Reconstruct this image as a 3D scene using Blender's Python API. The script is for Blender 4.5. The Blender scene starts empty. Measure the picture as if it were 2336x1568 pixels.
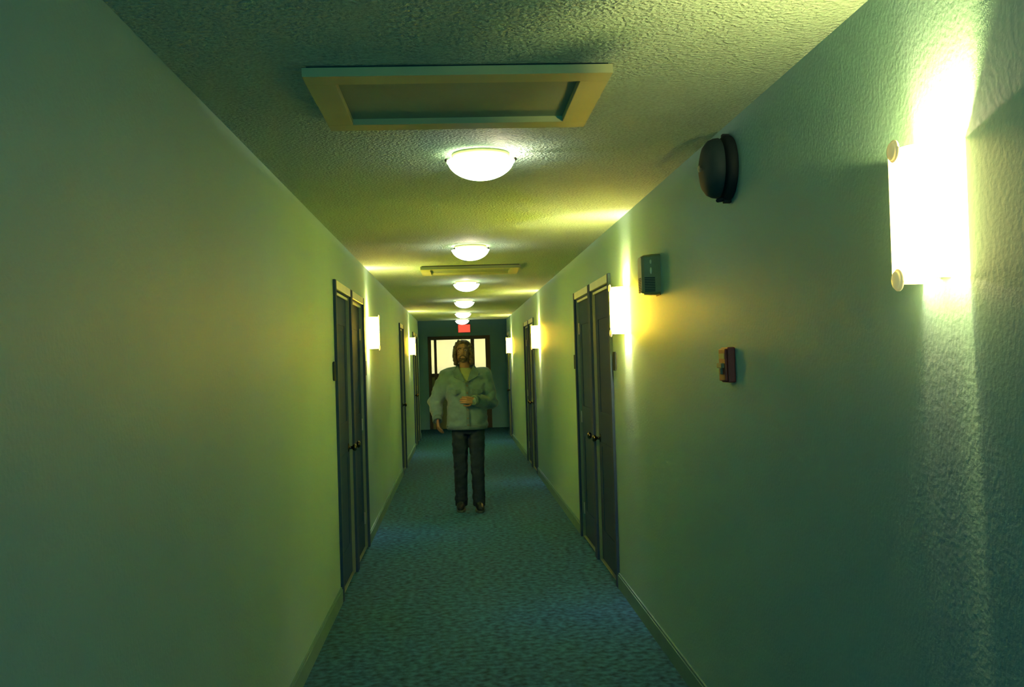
import bpy, bmesh, math, random
from mathutils import Vector, Matrix, Euler, noise

random.seed(7)
scene = bpy.context.scene
COL = scene.collection
PI = math.pi

# ------------------------------------------------------------------ dimensions
XL, XR = -0.81, 1.056            # corridor side walls (camera stands at x = 0)
XC = (XL + XR) / 2
H = 2.44                         # ceiling
EYE = 1.563
Y0, YE = -3.2, 21.0              # corridor back wall and the corridor's far end
YW = 23.3                        # end wall of the lobby beyond
LAMPS_Y = [4.2, 7.56, 10.92, 14.28, 17.64, 20.62]
SCONCES = [('R', 2.09), ('R', 6.10), ('L', 9.14), ('R', 12.68), ('L', 16.95), ('R', 19.2)]

# ------------------------------------------------------------------ camera
def camera():
    cd = bpy.data.cameras.new('camera')
    cd.sensor_fit = 'HORIZONTAL'
    cd.sensor_width = 36.0
    cd.lens = 2271.0 / 2336.0 * 36.0
    cd.clip_start = 0.02
    cd.clip_end = 100
    o = bpy.data.objects.new('camera', cd)
    COL.objects.link(o)
    yaw, pitch, roll = 0.05528, 0.01665, 0.03000
    fw = Vector((math.sin(yaw) * math.cos(pitch), math.cos(yaw) * math.cos(pitch), math.sin(pitch)))
    r0 = Vector((math.cos(yaw), -math.sin(yaw), 0))
    u0 = r0.cross(fw)
    r = r0 * math.cos(roll) - u0 * math.sin(roll)
    u = u0 * math.cos(roll) + r0 * math.sin(roll)
    m = Matrix((r, u, -fw)).transposed().to_4x4()
    m.translation = Vector((0, 0, EYE))
    o.matrix_world = m
    scene.camera = o
camera()

# ------------------------------------------------------------------ world, exposure, light levels
SKY = (0.2, 6.5, 8.0)                    # teal fill light let in by the added window behind the camera
BOWL_EMIT = (4.5, 5.2, 3.6)            # glass of the ceiling bowls
BOWL_BULB = (9.5, 7.2, 5.2)            # what leaks over the bowls' rims, watts per channel
SHADE_EMIT = (98, 60, 3.4)           # sconce shades
SHADE_EMIT_NEAR = (10.5, 7.5, 2.0)        # the nearest sconce burns lower
SCONCE_UP = (16, 8, 6)
SCONCE_UP_NEAR = (18, 9, 5)
SCONCE_TOP = (24, 17, 4.5)             # bulb tip standing at the rim of each shade
SCONCE_TOP_NEAR = (48, 37, 10)
SCONCE_DOWN = (20, 10.5, 9)
SCONCE_DOWN_NEAR = (1.3, 0.8, 0.6)
def split(c):
    m = max(c) if max(c) > 0 else 1.0
    return tuple(v / m for v in c), (m if max(c) > 0 else 0.0)
w = bpy.data.worlds.new('world')
scene.world = w
w.use_nodes = True
w.node_tree.nodes['Background'].inputs[0].default_value = (*SKY, 1)
w.node_tree.nodes['Background'].inputs[1].default_value = 1.0
scene.view_settings.view_transform = 'Standard'
scene.view_settings.look = 'None'
scene.view_settings.gamma = 1
scene.view_settings.exposure = 0.0
scene.view_settings.use_curve_mapping = False
scene.cycles.max_bounces = 14
scene.cycles.diffuse_bounces = 8
scene.cycles.use_denoising = True

ROOM_WATTS = 95.0

# ------------------------------------------------------------------ materials
def mat(name, color, rough=0.6, spec=0.5, var=None, bump=None, metal=0.0, emit=None, coat=0.0, trans=0.0, sheen=0.0):
    """var = (scale, amount) colour mottling; bump = (kind, scale, strength, distance)"""
    m = bpy.data.materials.new(name)
    m.use_nodes = True
    nt = m.node_tree
    b = nt.nodes['Principled BSDF']
    b.inputs['Base Color'].default_value = (*color, 1)
    b.inputs['Roughness'].default_value = rough
    b.inputs['Specular IOR Level'].default_value = spec
    b.inputs['Metallic'].default_value = metal
    b.inputs['Coat Weight'].default_value = coat
    b.inputs['Transmission Weight'].default_value = trans
    b.inputs['Sheen Weight'].default_value = sheen
    if emit:
        b.inputs['Emission Color'].default_value = (*emit[0], 1)
        b.inputs['Emission Strength'].default_value = emit[1]
    tc = nt.nodes.new('ShaderNodeTexCoord')
    if var:
        n = nt.nodes.new('ShaderNodeTexNoise')
        n.inputs['Scale'].default_value = var[0]
        n.inputs['Detail'].default_value = 4
        nt.links.new(tc.outputs['Object'], n.inputs['Vector'])
        r = nt.nodes.new('ShaderNodeValToRGB')
        a = var[1]
        r.color_ramp.elements[0].position = 0.3
        r.color_ramp.elements[1].position = 0.7
        r.color_ramp.elements[0].color = (*[c * (1 - a) for c in color], 1)
        r.color_ramp.elements[1].color = (*[min(1, c * (1 + a)) for c in color], 1)
        nt.links.new(n.outputs['Fac'], r.inputs['Fac'])
        nt.links.new(r.outputs['Color'], b.inputs['Base Color'])
    if bump:
        kind, sc, st, dist = bump
        if kind == 'voronoi':
            n = nt.nodes.new('ShaderNodeTexVoronoi')
            n.inputs['Scale'].default_value = sc
            out = n.outputs['Distance']
        elif kind == 'grain':
            mp = nt.nodes.new('ShaderNodeMapping')
            mp.inputs['Scale'].default_value = (1, 1, 0.06)
            nt.links.new(tc.outputs['Object'], mp.inputs['Vector'])
            n = nt.nodes.new('ShaderNodeTexNoise')
            n.inputs['Scale'].default_value = sc
            nt.links.new(mp.outputs['Vector'], n.inputs['Vector'])
            out = n.outputs['Fac']
        else:
            n = nt.nodes.new('ShaderNodeTexNoise')
            n.inputs['Scale'].default_value = sc
            n.inputs['Detail'].default_value = 3
            out = n.outputs['Fac']
        if kind != 'grain':
            nt.links.new(tc.outputs['Object'], n.inputs['Vector'])
        bp = nt.nodes.new('ShaderNodeBump')
        bp.inputs['Strength'].default_value = st
        bp.inputs['Distance'].default_value = dist
        nt.links.new(out, bp.inputs['Height'])
        nt.links.new(bp.outputs['Normal'], b.inputs['Normal'])
    return m

def glass_mat(name):
    m = bpy.data.materials.new(name)
    m.use_nodes = True
    nt = m.node_tree
    nt.nodes.clear()
    o = nt.nodes.new('ShaderNodeOutputMaterial')
    mix = nt.nodes.new('ShaderNodeMixShader')
    fr = nt.nodes.new('ShaderNodeFresnel')
    fr.inputs['IOR'].default_value = 1.45
    t = nt.nodes.new('ShaderNodeBsdfTransparent')
    t.inputs['Color'].default_value = (0.95, 0.97, 0.95, 1)
    g = nt.nodes.new('ShaderNodeBsdfGlossy')
    g.inputs['Roughness'].default_value = 0.15
    nt.links.new(fr.outputs[0], mix.inputs[0])
    nt.links.new(t.outputs[0], mix.inputs[1])
    nt.links.new(g.outputs[0], mix.inputs[2])
    nt.links.new(mix.outputs[0], o.inputs[0])
    return m

SHADES = [mat('sconce_shade_acrylic', (0.85, 0.82, 0.62), 0.35, 0.5, emit=split(v)) for v in [SHADE_EMIT_NEAR] + [SHADE_EMIT] * 5]

M = {
    'wall': mat('wall_paint', (0.23, 0.46, 0.49), 0.55, 0.3, var=(1.2, 0.04), bump=('noise', 75, 0.35, 0.004)),
    'ceiling': mat('ceiling_texture', (0.30, 0.48, 0.43), 0.85, 0.2, var=(80, 0.16), bump=('noise', 80, 1.0, 0.016)),
    'carpet': mat('carpet_pile', (0.018, 0.105, 0.21), 0.95, 0.1, var=(24, 0.6), bump=('noise', 160, 0.8, 0.006)),
    'lobby': mat('lobby_paint', (0.10, 0.33, 0.52), 0.7, 0.3, bump=('noise', 70, 0.2, 0.003)),
    'lobby_ceiling': mat('lobby_ceiling_paint', (0.2, 0.32, 0.3), 0.85, 0.2, bump=('noise', 55, 0.5, 0.01)),
    'base': mat('baseboard_paint', (0.10, 0.25, 0.27), 0.8, 0.15, var=(6, 0.05)),
    'door': mat('dark_door_wood', (0.018, 0.060, 0.16), 0.75, 0.12, bump=('grain', 70, 0.2, 0.002)),
    'casing': mat('dark_casing_paint', (0.018, 0.055, 0.14), 0.7, 0.2, bump=('grain', 60, 0.15, 0.002)),
    'head': mat('head_casing_painted_light', (0.72, 0.80, 0.52), 0.4, 0.5, var=(8, 0.04)),  # lamplight on the door heads put into a pale colour
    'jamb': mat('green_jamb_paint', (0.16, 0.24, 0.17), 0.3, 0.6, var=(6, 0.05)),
    'brass': mat('knob_bronze', (0.12, 0.11, 0.075), 0.22, 0.5, metal=1.0),
    'steel': mat('satin_nickel', (0.6, 0.6, 0.55), 0.3, 0.5, metal=1.0),
    'plaque': mat('plaque_plastic', (0.015, 0.035, 0.05), 0.8, 0.1, var=(30, 0.1)),
    'hatch': mat('hatch_paint', (0.30, 0.39, 0.22), 0.6, 0.3, var=(5, 0.05)),
    'hatch_panel': mat('hatch_panel_paint', (0.20, 0.31, 0.24), 0.7, 0.3, var=(5, 0.05), bump=('noise', 60, 0.2, 0.003)),
    'dark_gap': mat('hatch_shadow_gap', (0.03, 0.05, 0.05), 0.8, 0.2),
    'pan': mat('lamp_pan_enamel', (0.55, 0.50, 0.26), 0.35, 0.5),
    'bowl': mat('lamp_bowl_glass', (0.85, 0.82, 0.62), 0.3, 0.5, emit=split(BOWL_EMIT)),
    'screw': mat('lamp_thumbscrew', (0.02, 0.015, 0.008), 0.4, 0.5),
    'bulb': mat('sconce_bulb_glass', (0.9, 0.85, 0.6), 0.4, 0.5, emit=((1.0, 0.72, 0.14), 4.0)),
    'knob': mat('sconce_button_added_glow', (0.70, 0.62, 0.36), 0.4, 0.5, emit=((0.42, 0.36, 0.12), 0.8)),  # cream caps with an added glow standing in for light from the shade
    'black': mat('bell_black_enamel', (0.006, 0.014, 0.022), 0.7, 0.2),
    'bell_gong': mat('bell_gong_enamel', (0.014, 0.034, 0.048), 0.65, 0.25, var=(25, 0.1)),
    'chime': mat('chime_box_plastic', (0.21, 0.25, 0.11), 0.35, 0.5, var=(20, 0.08)),
    'slot': mat('chime_slot_dark', (0.012, 0.02, 0.02), 0.6, 0.3),
    'lens': mat('chime_spot_pale', (0.75, 0.75, 0.45), 0.08, 0.8, coat=1.0),
    'red': mat('pull_station_red', (0.17, 0.024, 0.022), 0.5, 0.5, var=(25, 0.08)),
    'pull_white': mat('pull_station_pale', (0.16, 0.17, 0.11), 0.5, 0.5),
    'exit': mat('exit_sign_red', (0.5, 0.03, 0.02), 0.5, 0.3, emit=((1.0, 0.115, 0.06), 1.0)),
    'exit_frame': mat('exit_sign_housing', (0.12, 0.04, 0.03), 0.5, 0.4),
    'frame_dark': mat('glazed_frame_dark', (0.012, 0.02, 0.022), 0.5, 0.4),
    'lower': mat('glazed_lower_panel', (0.13, 0.22, 0.14), 0.6, 0.3, var=(10, 0.06)),
    'room': mat('lit_room_plaster', (0.74, 0.70, 0.50), 0.9, 0.2, bump=('noise', 60, 0.2, 0.003)),
    'glass': glass_mat('clear_glazing'),
    'skin': mat('skin', (0.17, 0.125, 0.085), 0.5, 0.4, var=(30, 0.08)),
    'hair': mat('dark_hair', (0.030, 0.030, 0.020), 0.5, 0.5, var=(60, 0.3), bump=('grain', 120, 0.6, 0.004)),
    'jacket': mat('jacket_cloth', (0.074, 0.17, 0.22), 0.9, 0.15, var=(14, 0.12), bump=('noise', 220, 0.35, 0.002), sheen=0.2),
    'jacket_trim': mat('jacket_collar_cloth', (0.060, 0.135, 0.175), 0.9, 0.15, var=(20, 0.12), bump=('noise', 220, 0.35, 0.002)),
    'shirt': mat('shirt_cotton', (0.16, 0.25, 0.14), 0.9, 0.15, var=(18, 0.08)),
    'denim': mat('dark_trouser_cloth', (0.010, 0.026, 0.048), 0.9, 0.15, var=(16, 0.25), bump=('noise', 250, 0.3, 0.002)),
    'shoe': mat('shoe_leather', (0.006, 0.018, 0.03), 0.6, 0.25, var=(20, 0.15)),
    'sole': mat('shoe_sole', (0.03, 0.07, 0.08), 0.7, 0.3),
    'button': mat('jacket_button', (0.06, 0.07, 0.05), 0.35, 0.5),
    'eye_white': mat('eye_white', (0.35, 0.33, 0.28), 0.3, 0.5),
    'eye': mat('eye_dark', (0.05, 0.045, 0.035), 0.2, 0.5),
}

# ------------------------------------------------------------------ mesh helpers
def link(o, parent=None):
    COL.objects.link(o)
    if parent is not None:
        o.parent = parent
    return o

def obj(name, bm, m, parent=None, smooth=False, loc=None):
    me = bpy.data.meshes.new(name)
    bmesh.ops.recalc_face_normals(bm, faces=bm.faces)
    bm.to_mesh(me)
    bm.free()
    me.materials.append(m)
    if smooth:
        for p in me.polygons:
            p.use_smooth = True
    o = bpy.data.objects.new(name, me)
    if loc:
        o.location = loc
    return link(o, parent)

def tag(o, label=None, cat=None, group=None, kind=None):
    if label: o['label'] = label
    if cat: o['category'] = cat
    if group: o['group'] = group
    if kind: o['kind'] = kind
    return o

def empty(name, loc, rz=0.0):
    o = bpy.data.objects.new(name, None)
    o.empty_display_size = 0.05
    o.location = loc
    o.rotation_euler = (0, 0, rz)
    return link(o)

def add_box(bm, x0, x1, y0, y1, z0, z1, bevel=0.0):
    r = bmesh.ops.create_cube(bm, size=1.0, matrix=Matrix.Translation(((x0 + x1) / 2, (y0 + y1) / 2, (z0 + z1) / 2))
                              @ Matrix.Diagonal((abs(x1 - x0), abs(y1 - y0), abs(z1 - z0), 1)))
    if bevel:
        es = set()
        for v in r['verts']:
            es.update(v.link_edges)
        bmesh.ops.bevel(bm, geom=list(es), offset=bevel, segments=2, affect='EDGES', profile=0.5)

def box(x0, x1, y0, y1, z0, z1, bevel=0.0):
    bm = bmesh.new()
    add_box(bm, x0, x1, y0, y1, z0, z1, bevel)
    return bm

def add_lathe(bm, profile, seg=40, M_=None):
    """profile: list of (r, z) revolved about z, open or closed at r = 0"""
    rings = []
    for r, z in profile:
        if r < 1e-6:
            rings.append([bm.verts.new((0, 0, z))])
        else:
            rings.append([bm.verts.new((r * math.cos(2 * PI * i / seg), r * math.sin(2 * PI * i / seg), z)) for i in range(seg)])
    new = [v for r in rings for v in r]
    for a, b in zip(rings, rings[1:]):
        if len(a) == 1 and len(b) == 1:
            continue
        for i in range(seg):
            j = (i + 1) % seg
            if len(a) == 1:
                bm.faces.new((a[0], b[i], b[j]))
            elif len(b) == 1:
                bm.faces.new((a[i], a[j], b[0]))
            else:
                bm.faces.new((a[i], a[j], b[j], b[i]))
    if M_ is not None:
        bmesh.ops.transform(bm, matrix=M_, verts=new)

def lathe(profile, seg=40, M_=None):
    bm = bmesh.new()
    add_lathe(bm, profile, seg, M_)
    return bm

def add_ellipsoid(bm, c, r, rot=None, seg=20):
    m = Matrix.Translation(c)
    if rot is not None:
        m = m @ Euler(rot).to_matrix().to_4x4()
    m = m @ Matrix.Diagonal((*r, 1))
    bmesh.ops.create_uvsphere(bm, u_segments=seg, v_segments=max(8, seg // 2), radius=1.0, matrix=m)

def add_capsule(bm, a, b, ra, rb, seg=16):
    a, b = Vector(a), Vector(b)
    d = b - a
    L = d.length
    q = d.to_track_quat('Z', 'Y') if L > 1e-6 else Matrix.Identity(3).to_quaternion()
    prof = [(0, -ra)]
    for k in range(1, 5):
        t = -PI / 2 + k * PI / 8
        prof.append((ra * math.cos(t), ra * math.sin(t)))
    for k in range(0, 4):
        t = k * PI / 8
        prof.append((rb * math.cos(t), L + rb * math.sin(t)))
    prof.append((0, L + rb))
    add_lathe(bm, prof, seg, Matrix.Translation(a) @ q.to_matrix().to_4x4())

def add_chain(bm, pts, radii, seg=16):
    for (a, b, ra, rb) in zip(pts, pts[1:], radii, radii[1:]):
        add_capsule(bm, a, b, ra, rb, seg)

def add_loft(bm, rings, seg=32, power=2.4):
    """rings: (cx, cy, z, rx, ry) closed by caps"""
    vs = []
    for cx, cy, z, rx, ry in rings:
        ring = []
        for i in range(seg):
            t = 2 * PI * i / seg
            c, s = math.cos(t), math.sin(t)
            e = 2.0 / power
            ring.append(bm.verts.new((cx + rx * math.copysign(abs(c) ** e, c), cy + ry * math.copysign(abs(s) ** e, s), z)))
        vs.append(ring)
    for a, b in zip(vs, vs[1:]):
        for i in range(seg):
            j = (i + 1) % seg
            bm.faces.new((a[i], a[j], b[j], b[i]))
    bm.faces.new(list(reversed(vs[0])))
    bm.faces.new(vs[-1])

def fuse(name, bm, m, parent, voxel=0.008, smooth=4, fold=None, hook=None):
    """join overlapping closed volumes into one continuous skin"""
    bmesh.ops.recalc_face_normals(bm, faces=bm.faces)
    me = bpy.data.meshes.new(name + '_raw')
    bm.to_mesh(me)
    bm.free()
    tmp = bpy.data.objects.new(name + '_raw', me)
    COL.objects.link(tmp)
    r = tmp.modifiers.new('r', 'REMESH')
    r.mode = 'VOXEL'
    r.voxel_size = voxel
    s = tmp.modifiers.new('s', 'SMOOTH')
    s.factor = 0.5
    s.iterations = smooth
    dg = bpy.context.evaluated_depsgraph_get()
    out = bpy.data.meshes.new_from_object(tmp.evaluated_get(dg))
    bpy.data.objects.remove(tmp)
    bpy.data.meshes.remove(me)
    out.name = name
    if fold:
        sc, amp = fold
        ns = [v.normal.copy() for v in out.vertices]
        for v, n in zip(out.vertices, ns):
            p = Vector((v.co.x * sc, v.co.y * sc, v.co.z * sc * 1.6))
            v.co += n * (noise.noise(p) * amp + noise.noise(p * 2.3) * amp * 0.4)
    if hook:
        for v in out.vertices:
            hook(v)
    out.materials.clear()
    out.materials.append(m)
    for p in out.polygons:
        p.use_smooth = True
    o = bpy.data.objects.new(name, out)
    return link(o, parent)

# ------------------------------------------------------------------ setting
CAS = 0.057                       # casing width
DOOR_TOP = 2.135                  # top of the head casing
OPEN_TOP = DOOR_TOP - CAS + 0.006
# doors: side, near outer edge of casing, far outer edge, knob at which end
DOORS = [('R', 6.72, 7.735, 'far', 'near door of the first dark pair on the right wall, just past the second sconce'),
         ('R', 7.745, 8.76, 'near', 'far door of the first dark pair on the right wall, its knob catching light'),
         ('L', 6.64, 7.645, 'far', 'near door of the dark pair on the left wall, beside a small room plaque'),
         ('L', 7.655, 8.66, 'near', 'far door of the dark pair on the left wall, just before the first left sconce'),
         ('R', 13.50, 14.465, 'far', 'dark door on the right wall just past the third sconce on that wall'),
         ('R', 14.475, 15.44, 'near', 'dark door adjoining, beyond the one just past the third right sconce'),
         ('L', 14.05, 15.02, 'far', 'single dark door between the two sconces of the left wall'),
         ('L', 18.25, 19.24, 'far', 'dark door past the last left sconce, nearer of the last left pair'),
         ('L', 19.25, 20.24, 'near', 'last dark door on the left wall, at the corridor end'),
         ('R', 19.75, 20.74, 'far', 'last dark door on the right wall, past the last sconce')]

def opening(d):
    return d[1] + CAS - 0.006, d[2] - CAS + 0.006

def side_wall(name, side, label):
    X = XL if side == 'L' else XR
    s = -1 if side == 'L' else 1
    x0, x1 = sorted((X, X + s * 0.16))
    bm = bmesh.new()
    y = Y0
    for d in sorted([d for d in DOORS if d[0] == side], key=lambda d: d[1]):
        a, b = opening(d)
        add_box(bm, x0, x1, y, a, 0, H)
        add_box(bm, x0, x1, a, b, OPEN_TOP, H)
        y = b
    add_box(bm, x0, x1, y, YE, 0, H)
    tag(obj(name, bm, M['wall']), label, 'wall', kind='structure')

side_wall('wall_left', 'L', 'long green painted wall left of the corridor')
side_wall('wall_right', 'R', 'long green painted wall right of the corridor')
tag(obj('floor', box(-2.6, 2.8, Y0 - 0.16, YW, -0.10, 0.0), M['carpet']), 'dark teal mottled carpet along the corridor', 'floor', kind='structure')
tag(obj('ceiling', box(XL - 0.16, XR + 0.16, Y0 - 0.16, YE, H, H + 0.12), M['ceiling']), 'sprayed texture ceiling of the corridor', 'ceiling', kind='structure')
bm = bmesh.new()
BX0, BX1, BZ0, BZ1 = XC - 0.72, XC + 0.72, 0.55, 2.15
add_box(bm, XL - 0.16, BX0, Y0 - 0.16, Y0, 0, H)
add_box(bm, BX1, XR + 0.16, Y0 - 0.16, Y0, 0, H)
add_box(bm, BX0, BX1, Y0 - 0.16, Y0, 0, BZ0)
add_box(bm, BX0, BX1, Y0 - 0.16, Y0, BZ1, H)
tag(obj('wall_back', bm, M['wall']), 'wall closing the corridor behind the camera, opened for the added window', 'wall', kind='structure')
wn = empty('added_window_1', (XC, Y0 - 0.09, 0))  # unseen window added to bring teal light into the shadows
tag(wn, 'added window behind the camera, letting in teal fill light', 'window', kind='structure')
hw_ = (BX1 - BX0) / 2
for q in ((-hw_, -hw_ + 0.05, BZ0, BZ1), (hw_ - 0.05, hw_, BZ0, BZ1), (-hw_ + 0.05, hw_ - 0.05, BZ0, BZ0 + 0.05), (-hw_ + 0.05, hw_ - 0.05, BZ1 - 0.05, BZ1), (-0.02, 0.02, BZ0 + 0.05, BZ1 - 0.05)):
    obj('frame_bar', box(q[0], q[1], -0.03, 0.03, q[2], q[3], 0.003), M['frame_dark'], wn)
for q in ((-hw_ + 0.05, -0.02), (0.02, hw_ - 0.05)):
    obj('pane', box(q[0], q[1], -0.004, 0.002, BZ0 + 0.05, BZ1 - 0.05), M['glass'], wn)
pl = bpy.data.lights.new('added_window_portal', 'AREA')
pl.shape = 'RECTANGLE'
pl.size, pl.size_y = BX1 - BX0, BZ1 - BZ0
pl.cycles.is_portal = True
po = bpy.data.objects.new('added_window_portal', pl)
po.location = (XC, Y0 - 0.02, (BZ0 + BZ1) / 2)
po.rotation_euler = (PI / 2, 0, 0)
COL.objects.link(po)

# lobby past the corridor's end
LZ = 2.80
tag(obj('trim_1', box(-2.6, XL - 0.16, YE - 0.16, YE, 0, LZ), M['lobby']), 'return wall of the lobby left of the corridor mouth', 'wall', kind='structure')
tag(obj('trim_2', box(XR + 0.16, 2.8, YE - 0.16, YE, 0, LZ), M['lobby']), 'return wall of the lobby right of the corridor mouth', 'wall', kind='structure')
tag(obj('trim_3', box(XL - 0.16, XR + 0.16, YE - 0.16, YE, H + 0.12, LZ), M['lobby']), 'bulkhead over the corridor mouth', 'wall', kind='structure')
tag(obj('ceiling_lobby', box(-2.6, 2.8, YE - 0.16, YW + 0.16, LZ, LZ + 0.1), M['lobby_ceiling']), 'darker ceiling of the lobby beyond', 'ceiling', kind='structure')
tag(obj('wall_lobby_left', box(-2.76, -2.6, YE - 0.16, YW + 0.16, 0, LZ), M['lobby']), 'dark side wall left in the lobby', 'wall', kind='structure')
tag(obj('wall_lobby_right', box(2.8, 2.96, YE - 0.16, YW + 0.16, 0, LZ), M['lobby']), 'dark side wall right in the lobby', 'wall', kind='structure')
GX0, GX1, GZ = -0.68, 0.775, 2.165
bm = bmesh.new()
add_box(bm, -2.6, GX0, YW, YW + 0.16, 0, LZ)
add_box(bm, GX1, 2.8, YW, YW + 0.16, 0, LZ)
add_box(bm, GX0, GX1, YW, YW + 0.16, GZ, LZ)
tag(obj('wall_end', bm, M['lobby']), 'dark teal end wall around the glazed doorway', 'wall', kind='structure')

# the lit room behind the glazing
bm = bmesh.new()
RX0, RX1, RY0, RY1, RZ = -2.6, 2.8, YW + 0.16, YW + 3.2, 2.7
add_box(bm, RX0, RX1, RY1, RY1 + 0.1, 0, RZ)
add_box(bm, RX0 - 0.1, RX0, RY0, RY1 + 0.1, 0, RZ)
add_box(bm, RX1, RX1 + 0.1, RY0, RY1 + 0.1, 0, RZ)
tag(obj('wall_lit_room', bm, M['room']), 'cream wall of the lit room behind the glazing', 'wall', kind='structure')
tag(obj('ceiling_lit_room', box(RX0 - 0.1, RX1 + 0.1, RY0, RY1 + 0.1, RZ, RZ + 0.1), M['room']), 'ceiling of the lit room', 'ceiling', kind='structure')
tag(obj('floor_lit_room', box(RX0 - 0.1, RX1 + 0.1, YW, RY1 + 0.1, -0.1, 0), M['carpet']), 'floor of the lit room', 'floor', kind='structure')
for k, x in enumerate((-0.9, 0.9)):
    ld = bpy.data.lights.new('room_lamp', 'AREA')
    ld.energy = ROOM_WATTS
    ld.color = (1.0, 0.93, 0.62)
    ld.shape = 'RECTANGLE'
    ld.size, ld.size_y = 1.2, 0.5
    lo = bpy.data.objects.new('room_lamp', ld)
    lo.location = (x, YW + 1.3, RZ - 0.02)
    lo.rotation_euler = (math.radians(25), 0, 0)
    COL.objects.link(lo)

# glazed doorway in the end wall
g = empty('door_11', (0, YW + 0.05, 0))
tag(g, 'glazed doorway in the dark end wall, cream light behind its panes', 'doorway', kind='structure')
def gpart(name, x0, x1, z0, z1, m, y0=0.0, y1=0.07, bev=0.004):
    return obj(name, box(x0, x1, y0, y1, z0, z1, bev), m, g)
gpart('frame_post', GX0, -0.605, 0, GZ, M['frame_dark'])
gpart('frame_post', 0.665, GX1, 0, GZ, M['frame_dark'])
gpart('frame_head', -0.605, 0.665, 2.085, GZ, M['frame_dark'])
gpart('mullion', -0.540, -0.478, 0, 2.085, M['frame_dark'])
gpart('mullion', 0.318, 0.405, 0, 2.085, M['frame_dark'])
gpart('rail', -0.605, -0.540, 1.215, 1.300, M['frame_dark'])
gpart('rail', -0.478, 0.318, 1.215, 1.300, M['frame_dark'])
gpart('rail', 0.405, 0.665, 0.90, 0.985, M['frame_dark'])
gpart('pane', -0.605, -0.540, 1.300, 2.085, M['glass'], 0.03, 0.036, 0)
gpart('pane', -0.478, 0.318, 1.300, 2.085, M['glass'], 0.03, 0.036, 0)
gpart('pane', 0.405, 0.665, 0.985, 2.085, M['glass'], 0.03, 0.036, 0)
gpart('lower_panel', -0.605, -0.540, 0.0, 1.215, M['lower'], 0.02, 0.05)
gpart('lower_panel', -0.478, 0.318, 0.0, 1.215, M['lower'], 0.02, 0.05)
gpart('lower_panel', 0.405, 0.665, 0.0, 0.90, M['frame_dark'], 0.02, 0.05)

# doors along the corridor
def make_door(n, d):
    side, ya, yb, kn, label = d
    X = XL if side == 'L' else XR
    s = -1 if side == 'L' else 1        # outward into the wall
    root = empty('door_%d' % n, (X, (ya + yb) / 2, 0))
    tag(root, label, 'door', kind='structure')
    a, b = ya - (ya + yb) / 2, yb - (ya + yb) / 2
    oa, ob = a + CAS - 0.006, b - CAS + 0.006
    def bx(name, u0, u1, v0, v1, z0, z1, m, bev=0.002):
        # u: depth, positive = into the corridor; v: along the wall
        x0, x1 = sorted((-s * u0, -s * u1))
        return obj(name, box(x0, x1, v0, v1, z0, z1, bev), m, root)
    T = 0.019
    bx('casing', 0, T, a, a + CAS, 0, DOOR_TOP, M['casing'])
    bx('casing', 0, T, b - CAS, b, 0, DOOR_TOP, M['casing'])
    bx('head_casing', 0, T - 0.003, a + CAS, b - CAS, DOOR_TOP - CAS, DOOR_TOP, M['head'])['label'] = 'head casing coloured pale as if lit'
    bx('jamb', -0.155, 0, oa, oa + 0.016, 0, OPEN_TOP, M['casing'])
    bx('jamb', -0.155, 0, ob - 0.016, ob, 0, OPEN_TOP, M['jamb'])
    bx('head_jamb', -0.155, 0, oa + 0.016, ob - 0.016, OPEN_TOP - 0.016, OPEN_TOP, M['casing'])
    bx('door_stop', -0.020, -0.006, oa + 0.016, ob - 0.016, OPEN_TOP - 0.036, OPEN_TOP - 0.016, M['head'])['label'] = 'strip under the head, coloured pale as if lit'
    slab = bx('door_panel', -0.066, -0.022, oa + 0.019, ob - 0.019, 0.012, OPEN_TOP - 0.020, M['door'])
    # two raised mouldings on the slab face
    for z0, z1 in ((0.22, 0.92), (1.12, 1.88)):
        bm = bmesh.new()
        v0, v1 = oa + 0.15, ob - 0.15
        x0, x1 = sorted((s * 0.022, s * 0.017))
        for q in ((v0, v1, z0, z0 + 0.03), (v0, v1, z1 - 0.03, z1), (v0, v0 + 0.03, z0 + 0.03, z1 - 0.03), (v1 - 0.03, v1, z0 + 0.03, z1 - 0.03)):
            add_box(bm, x0, x1, *q)
        obj('moulding', bm, M['door'], slab)
    ky = (oa + 0.085) if kn == 'near' else (ob - 0.085)
    R = Matrix.Translation((s * 0.022, ky, 0.945)) @ Matrix.Rotation(-s * PI / 2, 4, 'Y')
    obj('knob', lathe([(0, 0), (0.032, 0), (0.032, 0.006), (0.012, 0.010), (0.011, 0.028), (0.020, 0.034), (0.027, 0.044), (0.026, 0.056), (0.016, 0.063), (0, 0.065)], 24, R),
        M['brass'], slab, smooth=True)
    hy = (ob - 0.018) if kn == 'near' else (oa + 0.018)
    for z in (0.25, 1.05, 1.82):
        x = s * 0.019
        bm = bmesh.new()
        bmesh.ops.create_cone(bm, cap_ends=True, segments=12, radius1=0.007, radius2=0.007, depth=0.10, matrix=Matrix.Translation((x, hy, z)))
        obj('hinge', bm, M['steel'], slab, smooth=False)
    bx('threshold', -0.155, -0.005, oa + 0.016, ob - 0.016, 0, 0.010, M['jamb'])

for n, d in enumerate(DOORS):
    make_door(n + 1, d)

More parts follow.
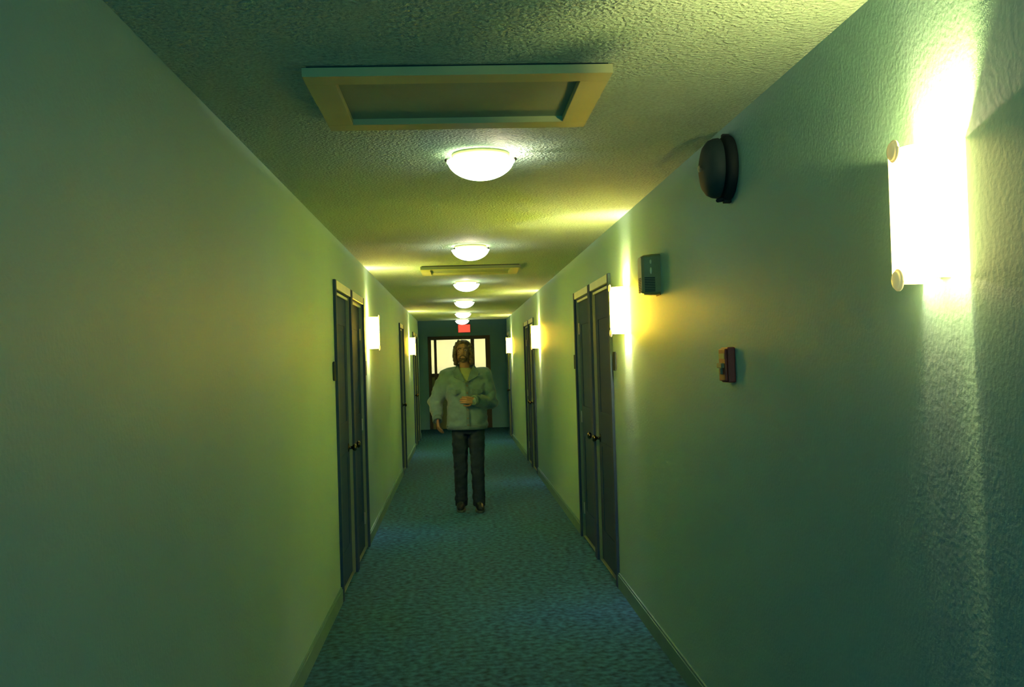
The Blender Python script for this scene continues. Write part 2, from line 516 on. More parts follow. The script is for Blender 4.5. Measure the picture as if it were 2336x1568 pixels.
def baseboards(side, name):
    X = XL if side == 'L' else XR
    s = -1 if side == 'L' else 1
    y = Y0
    ds = sorted([d for d in DOORS if d[0] == side], key=lambda d: d[1])
    word = 'left' if side == 'L' else 'right'
    segs = []
    for d in ds:
        if d[1] - y > 0.05:
            segs.append((y, d[1]))
        y = d[2]
    if YE - y > 0.05:
        segs.append((y, YE))
    for k, (a, b) in enumerate(segs):
        bm = bmesh.new()
        x0, x1 = sorted((X, X - s * 0.014))
        add_box(bm, x0, x1, a, b, 0, 0.088)
        x0, x1 = sorted((X, X - s * 0.009))
        add_box(bm, x0, x1, a, b, 0.088, 0.10)
        tag(obj(name, bm, M['base']), 'painted baseboard along the foot of the %s wall, stretch %s' % (word, ['before the first door', 'after the first doors', 'after the second doors', 'at the corridor end'][min(k, 3)]), 'baseboard', kind='structure')
baseboards('L', 'baseboard_left')
baseboards('R', 'baseboard_right')

# ------------------------------------------------------------------ ceiling lamps
def make_ceiling_lamp(i, y):
    root = empty('ceiling_lamp', (XC, y, H))
    names = ['nearest glowing bowl lamp on the corridor ceiling, just past the big hatch',
             'glowing ceiling bowl lamp second from the camera, between hatches',
             'glowing ceiling bowl lamp third in the row, above the standing man',
             'glowing ceiling bowl lamp fourth in the row, past the small far hatch',
             'glowing ceiling bowl lamp fifth in the row along the corridor',
             'last and smallest glowing ceiling bowl lamp, directly above the red exit sign']
    tag(root, names[i], 'lamp', group='bowl lamps along the corridor ceiling')
    obj('pan', lathe([(0, 0), (0.118, 0), (0.122, -0.004), (0.122, -0.012), (0.112, -0.018), (0.05, -0.019), (0, -0.019)], 48), M['pan'], root, smooth=True)
    prof = []
    R_, D = 0.140, 0.078
    for k in range(13):
        t = k / 12
        r = R_ * math.cos(t * PI / 2)
        z = -0.034 - D * math.sin(t * PI / 2) ** 1.15
        prof.append((r, z))
    inner = [(max(0, r - 0.004) if r > 0.004 else 0, z + 0.004) for r, z in reversed(prof)]
    prof = [(R_ + 0.004, -0.031), (R_ + 0.004, -0.036)] + prof[1:] + inner[:-1] + [(R_ - 0.004, -0.031), (R_ + 0.004, -0.031)]
    obj('bowl', lathe(prof, 56), M['bowl'], root, smooth=True)
    for k in range(3):
        a = 2 * PI * k / 3 + (math.radians(0) if i == 0 else math.radians((95, 200, 30, 75, 10)[i - 1]))
        if i == 0:
            a = (math.radians(-4), math.radians(184), math.radians(90))[k]
        x, y_ = 0.1415 * math.cos(a), 0.1415 * math.sin(a)
        bm = bmesh.new()
        add_box(bm, -0.003, 0.003, -0.003, 0.003, 0.0, 0.034)
        bmesh.ops.transform(bm, matrix=Matrix.Translation((x * 0.84, y_ * 0.84, -0.036)), verts=bm.verts)
        c = obj('clip', bm, M['pan'], root)
        bm = bmesh.new()
        add_ellipsoid(bm, (x * 1.035, y_ * 1.035, -0.0265), (0.0065, 0.0065, 0.0075), seg=12)
        obj('thumbscrew', bm, M['screw'], root, smooth=True)
    ld = bpy.data.lights.new('bowl_bulb', 'POINT')
    ld.color, ld.energy = split(BOWL_BULB)
    if i > 0:
        ld.energy *= 2.0
    ld.shadow_soft_size = 0.010
    lo = bpy.data.objects.new('bowl_bulb', ld)
    lo.location = (0.075 if i == 0 else 0, 0, -0.035)
    link(lo, root)

for i, y in enumerate(LAMPS_Y):
    make_ceiling_lamp(i, y)

# ------------------------------------------------------------------ wall sconces
def make_sconce(i, side, y):
    X = XL if side == 'L' else XR
    rz = -PI / 2 if side == 'L' else PI / 2      # local -y... the sconce projects along local +y after turning
    root = empty('wall_sconce', (X, y, 1.849), rz)
    names = ['large bright wall sconce, nearest to the camera on the right wall',
             'bright sconce on the right wall beside the first pair of dark doors',
             'nearer glowing sconce on the left wall, just past a pair of dark doors',
             'third glowing sconce along the right wall, hiding the top of a far door',
             'farther glowing sconce on the left wall, near the corridor end',
             'last and smallest glowing sconce on the right wall, at the corridor end']
    tag(root, names[i], 'sconce', group='half-round sconces along the corridor walls')
    W2, DP, HH, TH = 0.105, 0.106, 0.142, 0.004
    # shade: open half-round shell standing on the wall
    bm = bmesh.new()
    seg = 28
    rings = []
    for (rw, rd, z) in ((W2, DP, -HH), (W2, DP, HH), (W2 - TH, DP - TH, HH), (W2 - TH, DP - TH, -HH)):
        rings.append([bm.verts.new((rw * math.cos(PI * k / seg), max(0.0, rd * math.sin(PI * k / seg) ** 0.85), z)) for k in range(seg + 1)])
    for q in range(4):
        A, B = rings[q], rings[(q + 1) % 4]
        for k in range(seg):
            bm.faces.new((A[k], A[k + 1], B[k + 1], B[k]))
    obj('shade', bm, SHADES[i], root, smooth=False)
    obj('backplate', box(-0.026, 0.026, 0, 0.010, -0.135, 0.135, 0.002), M['pan'], root)
    obj('bracket', box(-0.003, 0.003, 0.010, DP - 0.006, -0.085, 0.085, 0.001), M['pan'], root)
    for z in (-0.139, 0.139):
        Rm = Matrix.Translation((0, DP - 0.004, z)) @ Matrix.Rotation(-PI / 2, 4, 'X')
        obj('button', lathe([(0, 0), (0.024, 0), (0.024, 0.004), (0.020, 0.005), (0.020, 0.008), (0.018, 0.010), (0.008, 0.012), (0, 0.012)], 28, Rm), M['knob'], root, smooth=True)['label'] = 'cream round cap holding the shade, with an added glow'
    for x in (-0.072, 0.072):
        bm = bmesh.new()
        add_capsule(bm, (x, 0.042, -0.085), (x, 0.042, 0.085), 0.009, 0.009, 12)
        obj('bulb', bm, M['bulb'], root, smooth=True)
    ld = bpy.data.lights.new('sconce_bulb', 'POINT')
    ld.color, ld.energy = split(SCONCE_TOP_NEAR if i == 0 else SCONCE_TOP)
    ld.shadow_soft_size = 0.008
    lo = bpy.data.objects.new('sconce_bulb', ld)
    lo.location = (-0.083 if side == 'R' else 0.083, 0.045, HH - 0.030)
    link(lo, root)
    for z in (0.075, -0.075):
        for x in (-0.072, 0.072):
            ld = bpy.data.lights.new('sconce_bulb', 'POINT')
            c = (SCONCE_UP_NEAR if i == 0 else SCONCE_UP) if z > 0 else (SCONCE_DOWN_NEAR if i == 0 else SCONCE_DOWN)
            ld.color, ld.energy = split(c)
            ld.shadow_soft_size = 0.009
            lo = bpy.data.objects.new('sconce_bulb', ld)
            lo.location = (x * 1.22, 0.030, z * 1.28)
            link(lo, root)

for i, (s, y) in enumerate(SCONCES):
    make_sconce(i, s, y)

# ------------------------------------------------------------------ ceiling hatches
def make_hatch(x, y0, y1, wd, label):
    root = empty('ceiling_hatch', (x, (y0 + y1) / 2, H))
    tag(root, label, 'hatch', group='framed access hatches in the ceiling')
    hx, hy = wd / 2, (y1 - y0) / 2
    G, T, B = 0.007, 0.034, 0.088
    obj('backing', box(-hx + 0.012, hx - 0.012, -hy + 0.012, hy - 0.012, -G, 0), M['dark_gap'], root)
    for (a, b, c, d) in ((-hx, hx, -hy, -hy + B), (-hx, hx, hy - B, hy), (-hx, -hx + B, -hy + B, hy - B), (hx - B, hx, -hy + B, hy - B)):
        obj('frame_board', box(a, b, c, d, -T, -G, 0.0015), M['hatch'], root)
    obj('panel', box(-hx + B, hx - B, -hy + B, hy - B, -G - 0.006, -G, 0), M['hatch_panel'], root)
make_hatch(0.028, 2.915, 3.60, 0.915, 'large framed access hatch on the ceiling, nearest to the camera')
make_hatch(0.145, 9.05, 9.72, 0.915, 'small-looking far access hatch on the ceiling beyond the second lamp')

# ------------------------------------------------------------------ things on the right wall
def on_right(name, y, z):
    return empty(name, (XR, y, z), PI / 2)      # local +y points into the corridor, local +x along the corridor

# alarm bell
t = on_right('alarm_bell', 3.725, 2.268)
tag(t, 'dark round alarm bell high on the right wall near the ceiling', 'alarm bell')
RY = Matrix.Rotation(-PI / 2, 4, 'X')
obj('backbox', box(-0.062, 0.062, 0, 0.038, -0.062, 0.062, 0.006), M['black'], t)
obj('back_dish', lathe([(0, 0.0), (0.120, 0.0), (0.124, 0.006), (0.122, 0.026), (0.112, 0.036), (0.06, 0.04), (0, 0.04)], 48, RY), M['black'], t, smooth=True)
prof = [(0.112, 0.0), (0.114, 0.004), (0.112, 0.020), (0.104, 0.038), (0.085, 0.053), (0.055, 0.062), (0.025, 0.066), (0, 0.066), (0, 0.060), (0.05, 0.055), (0.09, 0.040), (0.104, 0.010), (0.106, 0.0), (0.112, 0.0)]
gm = Matrix.Translation((0, 0.046, 0)) @ RY
obj('gong', lathe(prof, 48, gm), M['bell_gong'], t, smooth=True)
obj('gong_bolt', lathe([(0, 0), (0.014, 0), (0.014, 0.008), (0.008, 0.012), (0, 0.013)], 6, Matrix.Translation((0, 0.111, 0)) @ RY), M['steel'], t)
obj('hub', lathe([(0, 0), (0.02, 0), (0.02, 0.07), (0, 0.07)], 16, Matrix.Translation((0, 0.038, 0)) @ RY), M['black'], t)
bm = bmesh.new()
add_capsule(bm, (0.0, 0.036, -0.118), (0.0, 0.050, -0.122), 0.010, 0.008, 10)
obj('striker', bm, M['black'], t, smooth=True)
bm = bmesh.new()
add_box(bm, -0.011, 0.011, 0.0, 0.03, -0.133, -0.11, 0.003)
obj('conduit_lug', bm, M['black'], t)
bm = bmesh.new()
add_box(bm, -0.012, 0.012, 0.0, 0.028, 0.108, 0.130, 0.003)
obj('conduit_lug', bm, M['black'], t)

# chime box
t = on_right('chime_box', 5.118, 1.985)
tag(t, 'small green-grey signal box with slotted grille on the right wall beside the second sconce', 'signal box')
bm = bmesh.new()
hw, dp, hz = 0.058, 0.098, 0.104
vs = []
for (yv, k, kz, kb) in ((0.0, 1.0, 1.0, 1.0), (0.045, 1.0, 0.99, 1.0), (0.085, 0.96, 0.94, 0.985), (dp, 0.84, 0.86, 0.93)):
    pts = []
    rc = 0.016
    for (cx_, cz_, a0) in ((1, 1, 0), (-1, 1, PI / 2), (-1, -1, PI), (1, -1, 3 * PI / 2)):
        zz = hz * (kz if cz_ > 0 else kb)
        for q in range(5):
            a = a0 + q * PI / 8
            pts.append(bm.verts.new((cx_ * (hw * k - rc) + rc * math.cos(a), yv, cz_ * (zz - rc) + rc * math.sin(a))))
    vs.append(pts)
for A, B in zip(vs, vs[1:]):
    n_ = len(A)
    for q in range(n_):
        bm.faces.new((A[q], A[(q + 1) % n_], B[(q + 1) % n_], B[q]))
bm.faces.new(vs[0]); bm.faces.new(vs[-1])
body = obj('body', bm, M['chime'], t)
# the side that faces back along the corridor carries the grille  (local -x after the turn)
for k in range(9):
    z = -0.020 - k * 0.0085
    obj('slot', box(-hw - 0.0012, -hw + 0.004, 0.030, 0.084, z - 0.0023, z + 0.0023), M['slot'], body)
for k in range(9):
    z = -0.020 - k * 0.0085
    obj('slot', box(-0.035, 0.035, dp - 0.004, dp + 0.001, z - 0.0023, z + 0.0023), M['slot'], body)
for z, h_, yy in ((0.016, 0.018, 0.050), (0.062, 0.012, 0.050)):  # two raised pale glossy spots on the near side
    bm = bmesh.new()
    add_ellipsoid(bm, (-hw + 0.001, yy, z), (0.005, 0.006, h_), seg=14)
    obj('lens', bm, M['lens'], t, smooth=True)['label'] = 'small pale glossy spot'
obj('base', box(-0.05, 0.05, 0, 0.006, -0.11, -0.10, 0.002), M['slot'], t)

# pull station
t = on_right('pull_station', 3.784, 1.520)
tag(t, 'small red fire alarm pull box halfway up the right wall', 'alarm')
obj('body', box(-0.050, 0.050, 0, 0.030, -0.068, 0.068, 0.005), M['red'], t)
obj('front_cover', box(-0.046, 0.046, 0.030, 0.040, -0.062, 0.062, 0.004), M['red'], t)
bm = bmesh.new()
add_box(bm, -0.036, 0.036, 0.040, 0.052, -0.012, 0.008, 0.004)
add_box(bm, -0.012, 0.012, 0.040, 0.050, -0.036, -0.012, 0.003)
obj('pull_handle', bm, M['pull_white'], t)['label'] = 'pale T-shaped pull handle'
obj('band', box(-0.038, 0.038, 0.0400, 0.0415, 0.024, 0.044), M['pull_white'], t)['label'] = 'pale band across the red cover'

# room plaques
def plaque(side, y, z, label):
    X = XL if side == 'L' else XR
    t = empty('room_plaque', (X, y, z), -PI / 2 if side == 'L' else PI / 2)
    tag(t, label, 'plaque', group='small plaques beside the room doors')
    obj('plate', box(-0.05, 0.05, 0.003, 0.011, -0.063, 0.063, 0.003), M['plaque'], t)
    obj('backing', box(-0.043, 0.043, 0, 0.003, -0.056, 0.056), M['slot'], t)
plaque('R', 6.615, 1.535, 'small dark room plaque on the right wall before the first pair of doors')
plaque('L', 6.560, 1.525, 'small dark room plaque on the left wall before the pair of doors')
plaque('R', 8.86, 1.53, 'small dark room plaque on the right wall just past the first pair of doors')
plaque('L', 8.76, 1.53, 'small dark room plaque on the left wall under the first left sconce')

# exit sign
t = empty('exit_sign', (0.180, YW, 2.335))
tag(t, 'glowing red sign over the glazed doorway at the corridor end', 'sign')
obj('housing', box(-0.150, 0.150, -0.045, 0, -0.100, 0.100, 0.006), M['exit_frame'], t)
obj('face', box(-0.138, 0.138, -0.050, -0.045, -0.090, 0.090, 0.002), M['exit'], t)['label'] = 'glowing red face'

# ------------------------------------------------------------------ the man
P = empty('person', (0.092, 10.55, 0))
tag(P, 'man in olive jacket and dark trousers, forearm across stomach, standing in the corridor', 'person')

HC = Vector((-0.030, -0.015, 1.655))             # head centre
HT = Matrix.Translation(HC) @ Matrix.Rotation(math.radians(-11), 4, 'X') @ Matrix.Rotation(math.radians(-4), 4, 'Z')
def hp(x, y, z):
    return HT @ Vector((x, y, z))

# arms (joint positions): r = the man's right arm, hanging on the left of the picture
SR, ER, WR = Vector((-0.195, 0.01, 1.425)), Vector((-0.335, 0.03, 1.135)), Vector((-0.318, -0.130, 0.965))
SL, EL, WL = Vector((0.175, 0.01, 1.420)), Vector((0.235, 0.005, 1.120)), Vector((0.075, -0.205, 1.155))

def hand(bm, wrist, direction, palm_n, thumb_side, curl):
    """palm and five fingers; direction = towards the finger tips, palm_n = palm side, curl in radians"""
    d = Vector(direction).normalized()
    n = Vector(palm_n); n = (n - d * n.dot(d)).normalized()
    sd = d.cross(n).normalized() * thumb_side
    w_ = Vector(wrist)
    for k in range(4):
        off = sd * (0.030 - 0.020 * k)
        add_capsule(bm, w_ + off * 0.55, w_ + off + d * 0.085, 0.014, 0.012, 10)
    L = [0.070, 0.078, 0.072, 0.056]
    for k in range(4):
        off = sd * (0.031 - 0.0205 * k)
        p = w_ + off + d * 0.088
        ang = curl * 0.5
        rr = 0.0088
        for q in range(3):
            ang += curl * (0.35 if q == 0 else 0.6)
            dv = d * math.cos(ang) + n * math.sin(ang)
            p2 = p + dv * L[k] * (0.45, 0.32, 0.25)[q]
            add_capsule(bm, p, p2, rr, rr - 0.0008, 10)
            p = p2
            rr -= 0.0006
    p = w_ + sd * 0.022 + d * 0.02 + n * 0.006
    p2 = p + (d * 0.6 + sd * 0.7 + n * 0.25).normalized() * 0.045
    p3 = p2 + (d * 0.9 + sd * 0.15 + n * 0.45).normalized() * 0.032
    p4 = p3 + (d * 0.9 - sd * 0.15 + n * 0.5).normalized() * 0.026
    add_capsule(bm, p, p2, 0.014, 0.0115, 10)
    add_capsule(bm, p2, p3, 0.0105, 0.0098, 10)
    add_capsule(bm, p3, p4, 0.0096, 0.0085, 10)

def build_body():
    bm = bmesh.new()
    # head
    def e(c, r, rot=None):
        m = HT @ Matrix.Translation(c)
        if rot:
            m = m @ Euler(rot).to_matrix().to_4x4()
        bmesh.ops.create_uvsphere(bm, u_segments=22, v_segments=14, radius=1.0, matrix=m @ Matrix.Diagonal((*r, 1)))
    e((0, 0.018, 0.040), (0.074, 0.094, 0.084))
    e((0, -0.022, -0.020), (0.061, 0.066, 0.088))
    e((0, -0.040, -0.070), (0.040, 0.042, 0.040))
    e((0, -0.066, -0.092), (0.021, 0.020, 0.020))
    e((0, -0.072, 0.032), (0.050, 0.016, 0.012))
    for s in (-1, 1):
        e((s * 0.036, -0.062, -0.022), (0.020, 0.019, 0.016))
        e((s * 0.045, -0.010, -0.062), (0.020, 0.045, 0.030))
        e((s * 0.075, 0.020, -0.005), (0.010, 0.020, 0.032))
        e((s * 0.011, -0.090, -0.032), (0.008, 0.010, 0.007))
    add_capsule(bm, hp(0, -0.080, 0.024), hp(0, -0.102, -0.022), 0.009, 0.013, 12)
    add_capsule(bm, hp(-0.020, -0.082, -0.055), hp(0.020, -0.082, -0.055), 0.006, 0.006, 10)
    add_capsule(bm, hp(-0.016, -0.080, -0.067), hp(0.016, -0.080, -0.067), 0.007, 0.007, 10)
    # neck and trunk
    add_capsule(bm, (-0.012, 0.02, 1.43), tuple(HC + Vector((0.004, 0.022, -0.05))), 0.060, 0.054, 20)
    add_loft(bm, [(0, 0.01, 0.86, 0.13, 0.10), (0, 0.01, 0.95, 0.165, 0.115), (0, 0.01, 1.08, 0.145, 0.10), (0, 0.01, 1.25, 0.165, 0.112),
                  (0, 0.015, 1.38, 0.175, 0.105), (0, 0.02, 1.45, 0.13, 0.08), (-0.01, 0.02, 1.49, 0.06, 0.055)], 28, 2.2)
    for S, E_, W_ in ((SR, ER, WR), (SL, EL, WL)):
        add_chain(bm, [S, E_, W_], [0.052, 0.038, 0.026], 16)
    hand(bm, WR, (0.10, -0.38, -1.0), (0.75, 0.15, 0.0), -1, 0.55)
    hand(bm, WL, (-0.92, -0.22, 0.10), (0.05, 0.95, -0.1), 1, 0.55)
    for s, ft in ((-1, -0.02), (1, -0.10)):
        add_chain(bm, [(s * 0.088, 0.01, 0.90), (s * 0.086, -0.01 + ft * 0.5, 0.50), (s * 0.084, 0.02 + ft, 0.09)], [0.085, 0.055, 0.040], 16)
        add_chain(bm, [(s * 0.084, 0.03 + ft, 0.055), (s * 0.10, -0.12 + ft, 0.045)], [0.036, 0.030], 14)
    return fuse('body', bm, M['skin'], P, 0.0042, 3)
build_body()

for s in (-1, 1):
    bm = bmesh.new()
    add_ellipsoid(bm, tuple(hp(s * 0.031, -0.070, 0.010)), (0.0135, 0.0125, 0.0095), seg=14)
    ey = obj('eye', bm, M['eye_white'], P, smooth=True)
    bm = bmesh.new()
    add_ellipsoid(bm, tuple(hp(s * 0.031, -0.0815, 0.009)), (0.0052, 0.0025, 0.0052), seg=12)
    obj('iris', bm, M['eye'], ey, smooth=True)
    bm = bmesh.new()
    add_chain(bm, [hp(s * 0.014, -0.087, 0.029), hp(s * 0.034, -0.084, 0.034), hp(s * 0.052, -0.070, 0.026)], [0.004, 0.0055, 0.003], 8)
    obj('eyebrow', bm, M['hair'], P, smooth=True)

# hair: a cap with longer sides and back, open over the face
bm = bmesh.new()
def eh(c, r):
    bmesh.ops.create_uvsphere(bm, u_segments=20, v_segments=12, radius=1.0, matrix=HT @ Matrix.Translation(c) @ Matrix.Diagonal((*r, 1)))
eh((0, 0.038, 0.070), (0.090, 0.096, 0.078))
eh((0, 0.062, 0.000), (0.092, 0.072, 0.120))
for s in (-1, 1):
    for k in range(6):
        t_ = k / 5
        eh((s * (0.078 + 0.010 * math.sin(t_ * PI)), 0.000 + 0.012 * math.cos(t_ * 5), 0.060 - 0.165 * t_), (0.026, 0.042, 0.030))
    for k in range(4):
        t_ = k / 3
        eh((s * (0.020 + 0.050 * t_), -0.052 + 0.035 * t_, 0.104 - 0.040 * t_ ** 2), (0.026, 0.026, 0.020))
for k in range(26):
    a = random.uniform(0, 2 * PI)
    z = random.uniform(-0.08, 0.12)
    rr = 0.086 * math.sqrt(max(0.15, 1 - (max(z, 0) / 0.16) ** 2))
    y_ = 0.035 + rr * math.sin(a)
    if y_ < -0.015 and z < 0.085:
        continue
    c = (rr * math.cos(a), y_, z)
    eh(c, (0.020, 0.020, 0.034))
fuse('hair', bm, M['hair'], P, 0.005, 4, fold=(46, 0.006))
# dark layer along the jaw and round the mouth
bm = bmesh.new()
def eb(c, r):
    bmesh.ops.create_uvsphere(bm, u_segments=14, v_segments=8, radius=1.0, matrix=HT @ Matrix.Translation(c) @ Matrix.Diagonal((*r, 1)))
for k in range(17):
    a = -1 + 2 * k / 16
    eb((0.060 * a, -0.068 + 0.064 * a * a, -0.088 + 0.046 * a * a), (0.012, 0.018, 0.020))
for k in range(9):
    a = -1 + 2 * k / 8
    eb((0.030 * a, -0.088 + 0.010 * a * a, -0.046 - 0.016 * a * a), (0.008, 0.008, 0.006))
    eb((0.024 * a, -0.082 + 0.008 * a * a, -0.084), (0.010, 0.010, 0.011))
fuse('dark_jaw_layer', bm, M['hair'], P, 0.004, 2, fold=(70, 0.002))

# shirt seen in the neck opening
bm = bmesh.new()
add_loft(bm, [(-0.005, 0.0, 1.18, 0.150, 0.115), (-0.005, 0.0, 1.34, 0.160, 0.118), (-0.008, 0.005, 1.43, 0.120, 0.098), (-0.010, 0.008, 1.475, 0.078, 0.076), (-0.012, 0.008, 1.497, 0.069, 0.069)], 28, 2.1)
fuse('shirt', bm, M['shirt'], P, 0.008, 3, fold=(16, 0.004))

# jacket: trunk and both sleeves in one skin
bm = bmesh.new()
add_loft(bm, [(-0.008, 0.01, 0.858, 0.212, 0.150), (-0.008, 0.01, 0.885, 0.220, 0.158), (-0.008, 0.01, 0.97, 0.216, 0.160), (-0.008, 0.01, 1.10, 0.205, 0.156),
              (-0.008, 0.01, 1.24, 0.212, 0.152), (-0.008, 0.012, 1.35, 0.215, 0.142), (-0.008, 0.015, 1.42, 0.200, 0.122)], 44, 2.5)
# shoulders
add_chain(bm, [(-0.07, 0.02, 1.440), (-0.13, 0.02, 1.428), tuple(SR + Vector((-0.012, 0, -0.008)))], [0.075, 0.082, 0.082], 20)
add_chain(bm, [(0.05, 0.02, 1.440), (0.11, 0.02, 1.425), tuple(SL + Vector((0.012, 0, -0.008)))], [0.075, 0.082, 0.082], 20)
add_chain(bm, [SR + Vector((-0.008, 0, -0.01)), SR.lerp(ER, 0.5) + Vector((-0.012, 0, 0)), ER, ER.lerp(WR, 0.55), WR + (ER - WR).normalized() * 0.02], [0.084, 0.082, 0.077, 0.066, 0.050], 20)
add_chain(bm, [SL + Vector((0.008, 0, -0.01)), SL.lerp(EL, 0.5) + Vector((0.012, 0, 0)), EL, EL.lerp(WL, 0.55), WL + (EL - WL).normalized() * 0.02], [0.084, 0.083, 0.078, 0.064, 0.050], 20)
# creases at the elbows and stacked cloth at the cuffs
add_ellipsoid(bm, tuple(ER + Vector((-0.005, 0.015, 0.01))), (0.085, 0.08, 0.06))
add_ellipsoid(bm, tuple(EL + Vector((0.012, 0.01, -0.005))), (0.082, 0.08, 0.065))
NECK = Vector((-0.012, -0.06, 1.52))
def open_neck(v):
    # press a V-shaped opening back into the chest, so the shirt shows in it
    co = v.co
    if co.y < -0.03 and co.z > 1.335:
        half = (co.z - 1.335) * 0.46
        dx = abs(co.x + 0.004)
        if dx < half + 0.02:
            k = 1.0 if dx < half else 1 - (dx - half) / 0.02
            co.y += 0.075 * k
jk = fuse('jacket', bm, M['jacket'], P, 0.010, 4, fold=(11, 0.013), hook=open_neck)

# collar flaps, placket, pocket flaps, buttons, cuffs
def slab_strip(name, pts, width, thick, m, parent, normal=(0, -1, 0)):
    """a bent strip of cloth along pts, each given with its own sideways direction"""
    bm = bmesh.new()
    rows = []
    for (p, sd, nn, wdt) in pts:
        p, sd, nn = Vector(p), Vector(sd).normalized(), Vector(nn).normalized()
        rows.append([bm.verts.new(p), bm.verts.new(p + sd * wdt), bm.verts.new(p + sd * wdt + nn * thick), bm.verts.new(p + nn * thick)])
    for A, B in zip(rows, rows[1:]):
        for q in range(4):
            bm.faces.new((A[q], A[(q + 1) % 4], B[(q + 1) % 4], B[q]))
    bm.faces.new(rows[0]); bm.faces.new(list(reversed(rows[-1])))
    return obj(name, bm, m, parent)

for s in (-1, 1):
    cx = -0.010
    slab_strip('collar', [((cx, 0.095, 1.545), (0, 0.35, -1), (0, 1, 0.3), 0.07),
                          ((cx + s * 0.050, 0.075, 1.545), (s * 0.4, 0.2, -1), (s * 0.6, 0.8, 0.2), 0.072),
                          ((cx + s * 0.080, 0.025, 1.532), (s * 0.65, -0.1, -1), (s * 1, 0.1, 0.3), 0.075),
                          ((cx + s * 0.076, -0.035, 1.510), (s * 0.75, -0.5, -0.9), (s * 0.8, -0.6, 0.4), 0.082),
                          ((cx + s * 0.046, -0.095, 1.440), (s * 1.0, -0.25, -0.45), (s * 0.1, -1, 0.3), 0.090),
                          ((cx + s * 0.010, -0.142, 1.352), (s * 1.0, 0.0, 0.25), (0, -1, 0.1), 0.030)], 0.07, 0.010, M['jacket_trim'], jk)
slab_strip('placket', [((-0.016, -0.143, 1.345), (1, 0, 0), (0, -1, 0), 0.034), ((-0.018, -0.156, 1.24), (1, 0, 0), (0, -1, 0), 0.034),
                       ((-0.018, -0.160, 1.10), (1, 0, 0), (0, -1, 0), 0.034), ((-0.018, -0.164, 0.97), (1, 0, 0), (0, -1, 0), 0.034),
                       ((-0.018, -0.158, 0.872), (1, 0, 0), (0, -1, 0), 0.034)], 0.034, 0.007, M['jacket_trim'], jk)
for z in (1.31, 1.235, 1.06, 0.97, 0.90):
    bm = lathe([(0, 0), (0.009, 0), (0.009, 0.003), (0.006, 0.0045), (0, 0.004)], 14, Matrix.Translation((0.0, -0.168 + 0.03 * max(0, (z - 1.2)), z)) @ Matrix.Rotation(PI / 2, 4, 'X'))
    obj('button', bm, M['button'], jk)
for s in (-1, 1):
    cx = -0.008 + s * 0.115
    slab_strip('pocket_flap', [((cx - 0.055, -0.152, 1.275), (0, 0, -1), (0, -1, 0), 0.040), ((cx, -0.160 + 0.004, 1.270), (0, 0, -1), (0, -1, 0), 0.052), ((cx + 0.055, -0.136, 1.275), (0, 0, -1), (0, -1, 0), 0.040)] if s < 0 else
               [((cx - 0.055, -0.152, 1.275), (0, 0, -1), (0, -1, 0), 0.040), ((cx, -0.154, 1.270), (0, 0, -1), (0, -1, 0), 0.052), ((cx + 0.055, -0.134, 1.275), (0, 0, -1), (0, -1, 0), 0.040)],
               0.05, 0.008, M['jacket_trim'], jk)
for E_, W_ in ((ER, WR), (EL, WL)):
    d = (W_ - E_).normalized()
    q = d.to_track_quat('Z', 'Y').to_matrix().to_4x4()
    c0 = W_ - d * 0.028
    obj('cuff', lathe([(0.046, 0), (0.052, 0.002), (0.052, 0.046), (0.047, 0.050), (0.036, 0.050), (0.034, 0.03), (0.034, 0.0), (0.046, 0)], 24, Matrix.Translation(c0) @ q), M['jacket_trim'], jk, smooth=True)
obj('hem_band', (lambda b: (add_loft(b, [(-0.008, 0.01, 0.846, 0.206, 0.148), (-0.008, 0.01, 0.852, 0.214, 0.154), (-0.008, 0.01, 0.884, 0.224, 0.162), (-0.008, 0.01, 0.892, 0.219, 0.158)], 44, 2.5), b)[1])(bmesh.new()), M['jacket_trim'], jk, smooth=True)

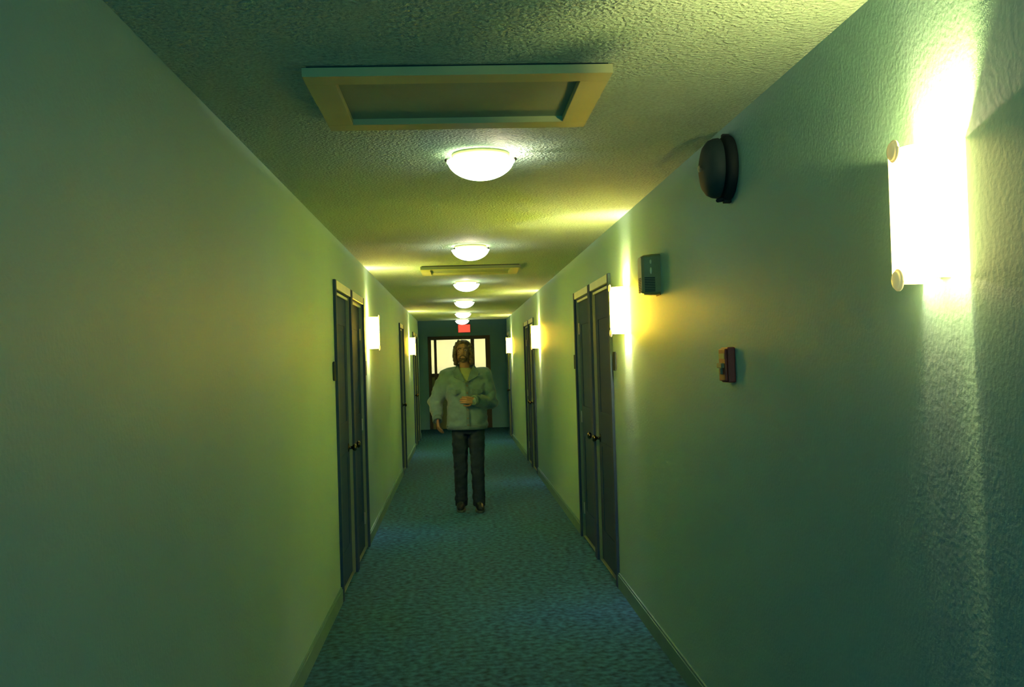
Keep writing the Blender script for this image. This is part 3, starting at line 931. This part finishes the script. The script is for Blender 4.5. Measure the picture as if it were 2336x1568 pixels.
# trousers
bm = bmesh.new()
add_loft(bm, [(0, 0.01, 0.80, 0.165, 0.115), (0, 0.01, 0.86, 0.175, 0.125), (0, 0.01, 0.95, 0.165, 0.118), (0, 0.01, 1.02, 0.155, 0.110)], 32, 2.2)
for s, ft in ((-1, -0.02), (1, -0.10)):
    add_loft(bm, [(s * 0.094, 0.035 + ft, 0.045, 0.062, 0.078), (s * 0.093, 0.03 + ft, 0.09, 0.066, 0.080), (s * 0.091, 0.015 + ft * 0.8, 0.25, 0.066, 0.076), (s * 0.089, 0.0 + ft * 0.5, 0.47, 0.072, 0.080),
                  (s * 0.088, 0.005 + ft * 0.2, 0.68, 0.083, 0.096), (s * 0.086, 0.01, 0.84, 0.088, 0.108)], 28, 2.3)
fuse('trousers', bm, M['denim'], P, 0.008, 3, fold=(13, 0.009))

# shoes
for s, ft in ((-1, -0.02), (1, -0.10)):
    bm = bmesh.new()
    x = s * 0.092
    add_chain(bm, [(x, 0.060 + ft, 0.050), (x + s * 0.004, -0.03 + ft, 0.056), (x + s * 0.012, -0.12 + ft, 0.046), (x + s * 0.016, -0.165 + ft, 0.040)], [0.038, 0.044, 0.042, 0.030], 16)
    add_ellipsoid(bm, (x, 0.02 + ft, 0.085), (0.042, 0.055, 0.040))
    sh = fuse('shoe', bm, M['shoe'], P, 0.007, 3, hook=lambda v: setattr(v.co, 'z', max(v.co.z, 0.014)))
    bm = bmesh.new()
    add_loft(bm, [(x + s * 0.005, -0.05 + ft, 0.0, 0.046, 0.150), (x + s * 0.005, -0.05 + ft, 0.006, 0.049, 0.154), (x + s * 0.005, -0.05 + ft, 0.022, 0.048, 0.152)], 28, 2.6)
    obj('sole', bm, M['sole'], sh)
    bm = bmesh.new()
    for k in range(3):
        y_ = -0.035 - 0.028 * k + ft
        add_capsule(bm, (x - 0.022 + s * 0.006, y_, 0.097 - k * 0.005), (x + 0.022 + s * 0.006, y_ - 0.004, 0.097 - k * 0.005), 0.0035, 0.0035, 8)
    obj('laces', bm, M['sole'], sh)
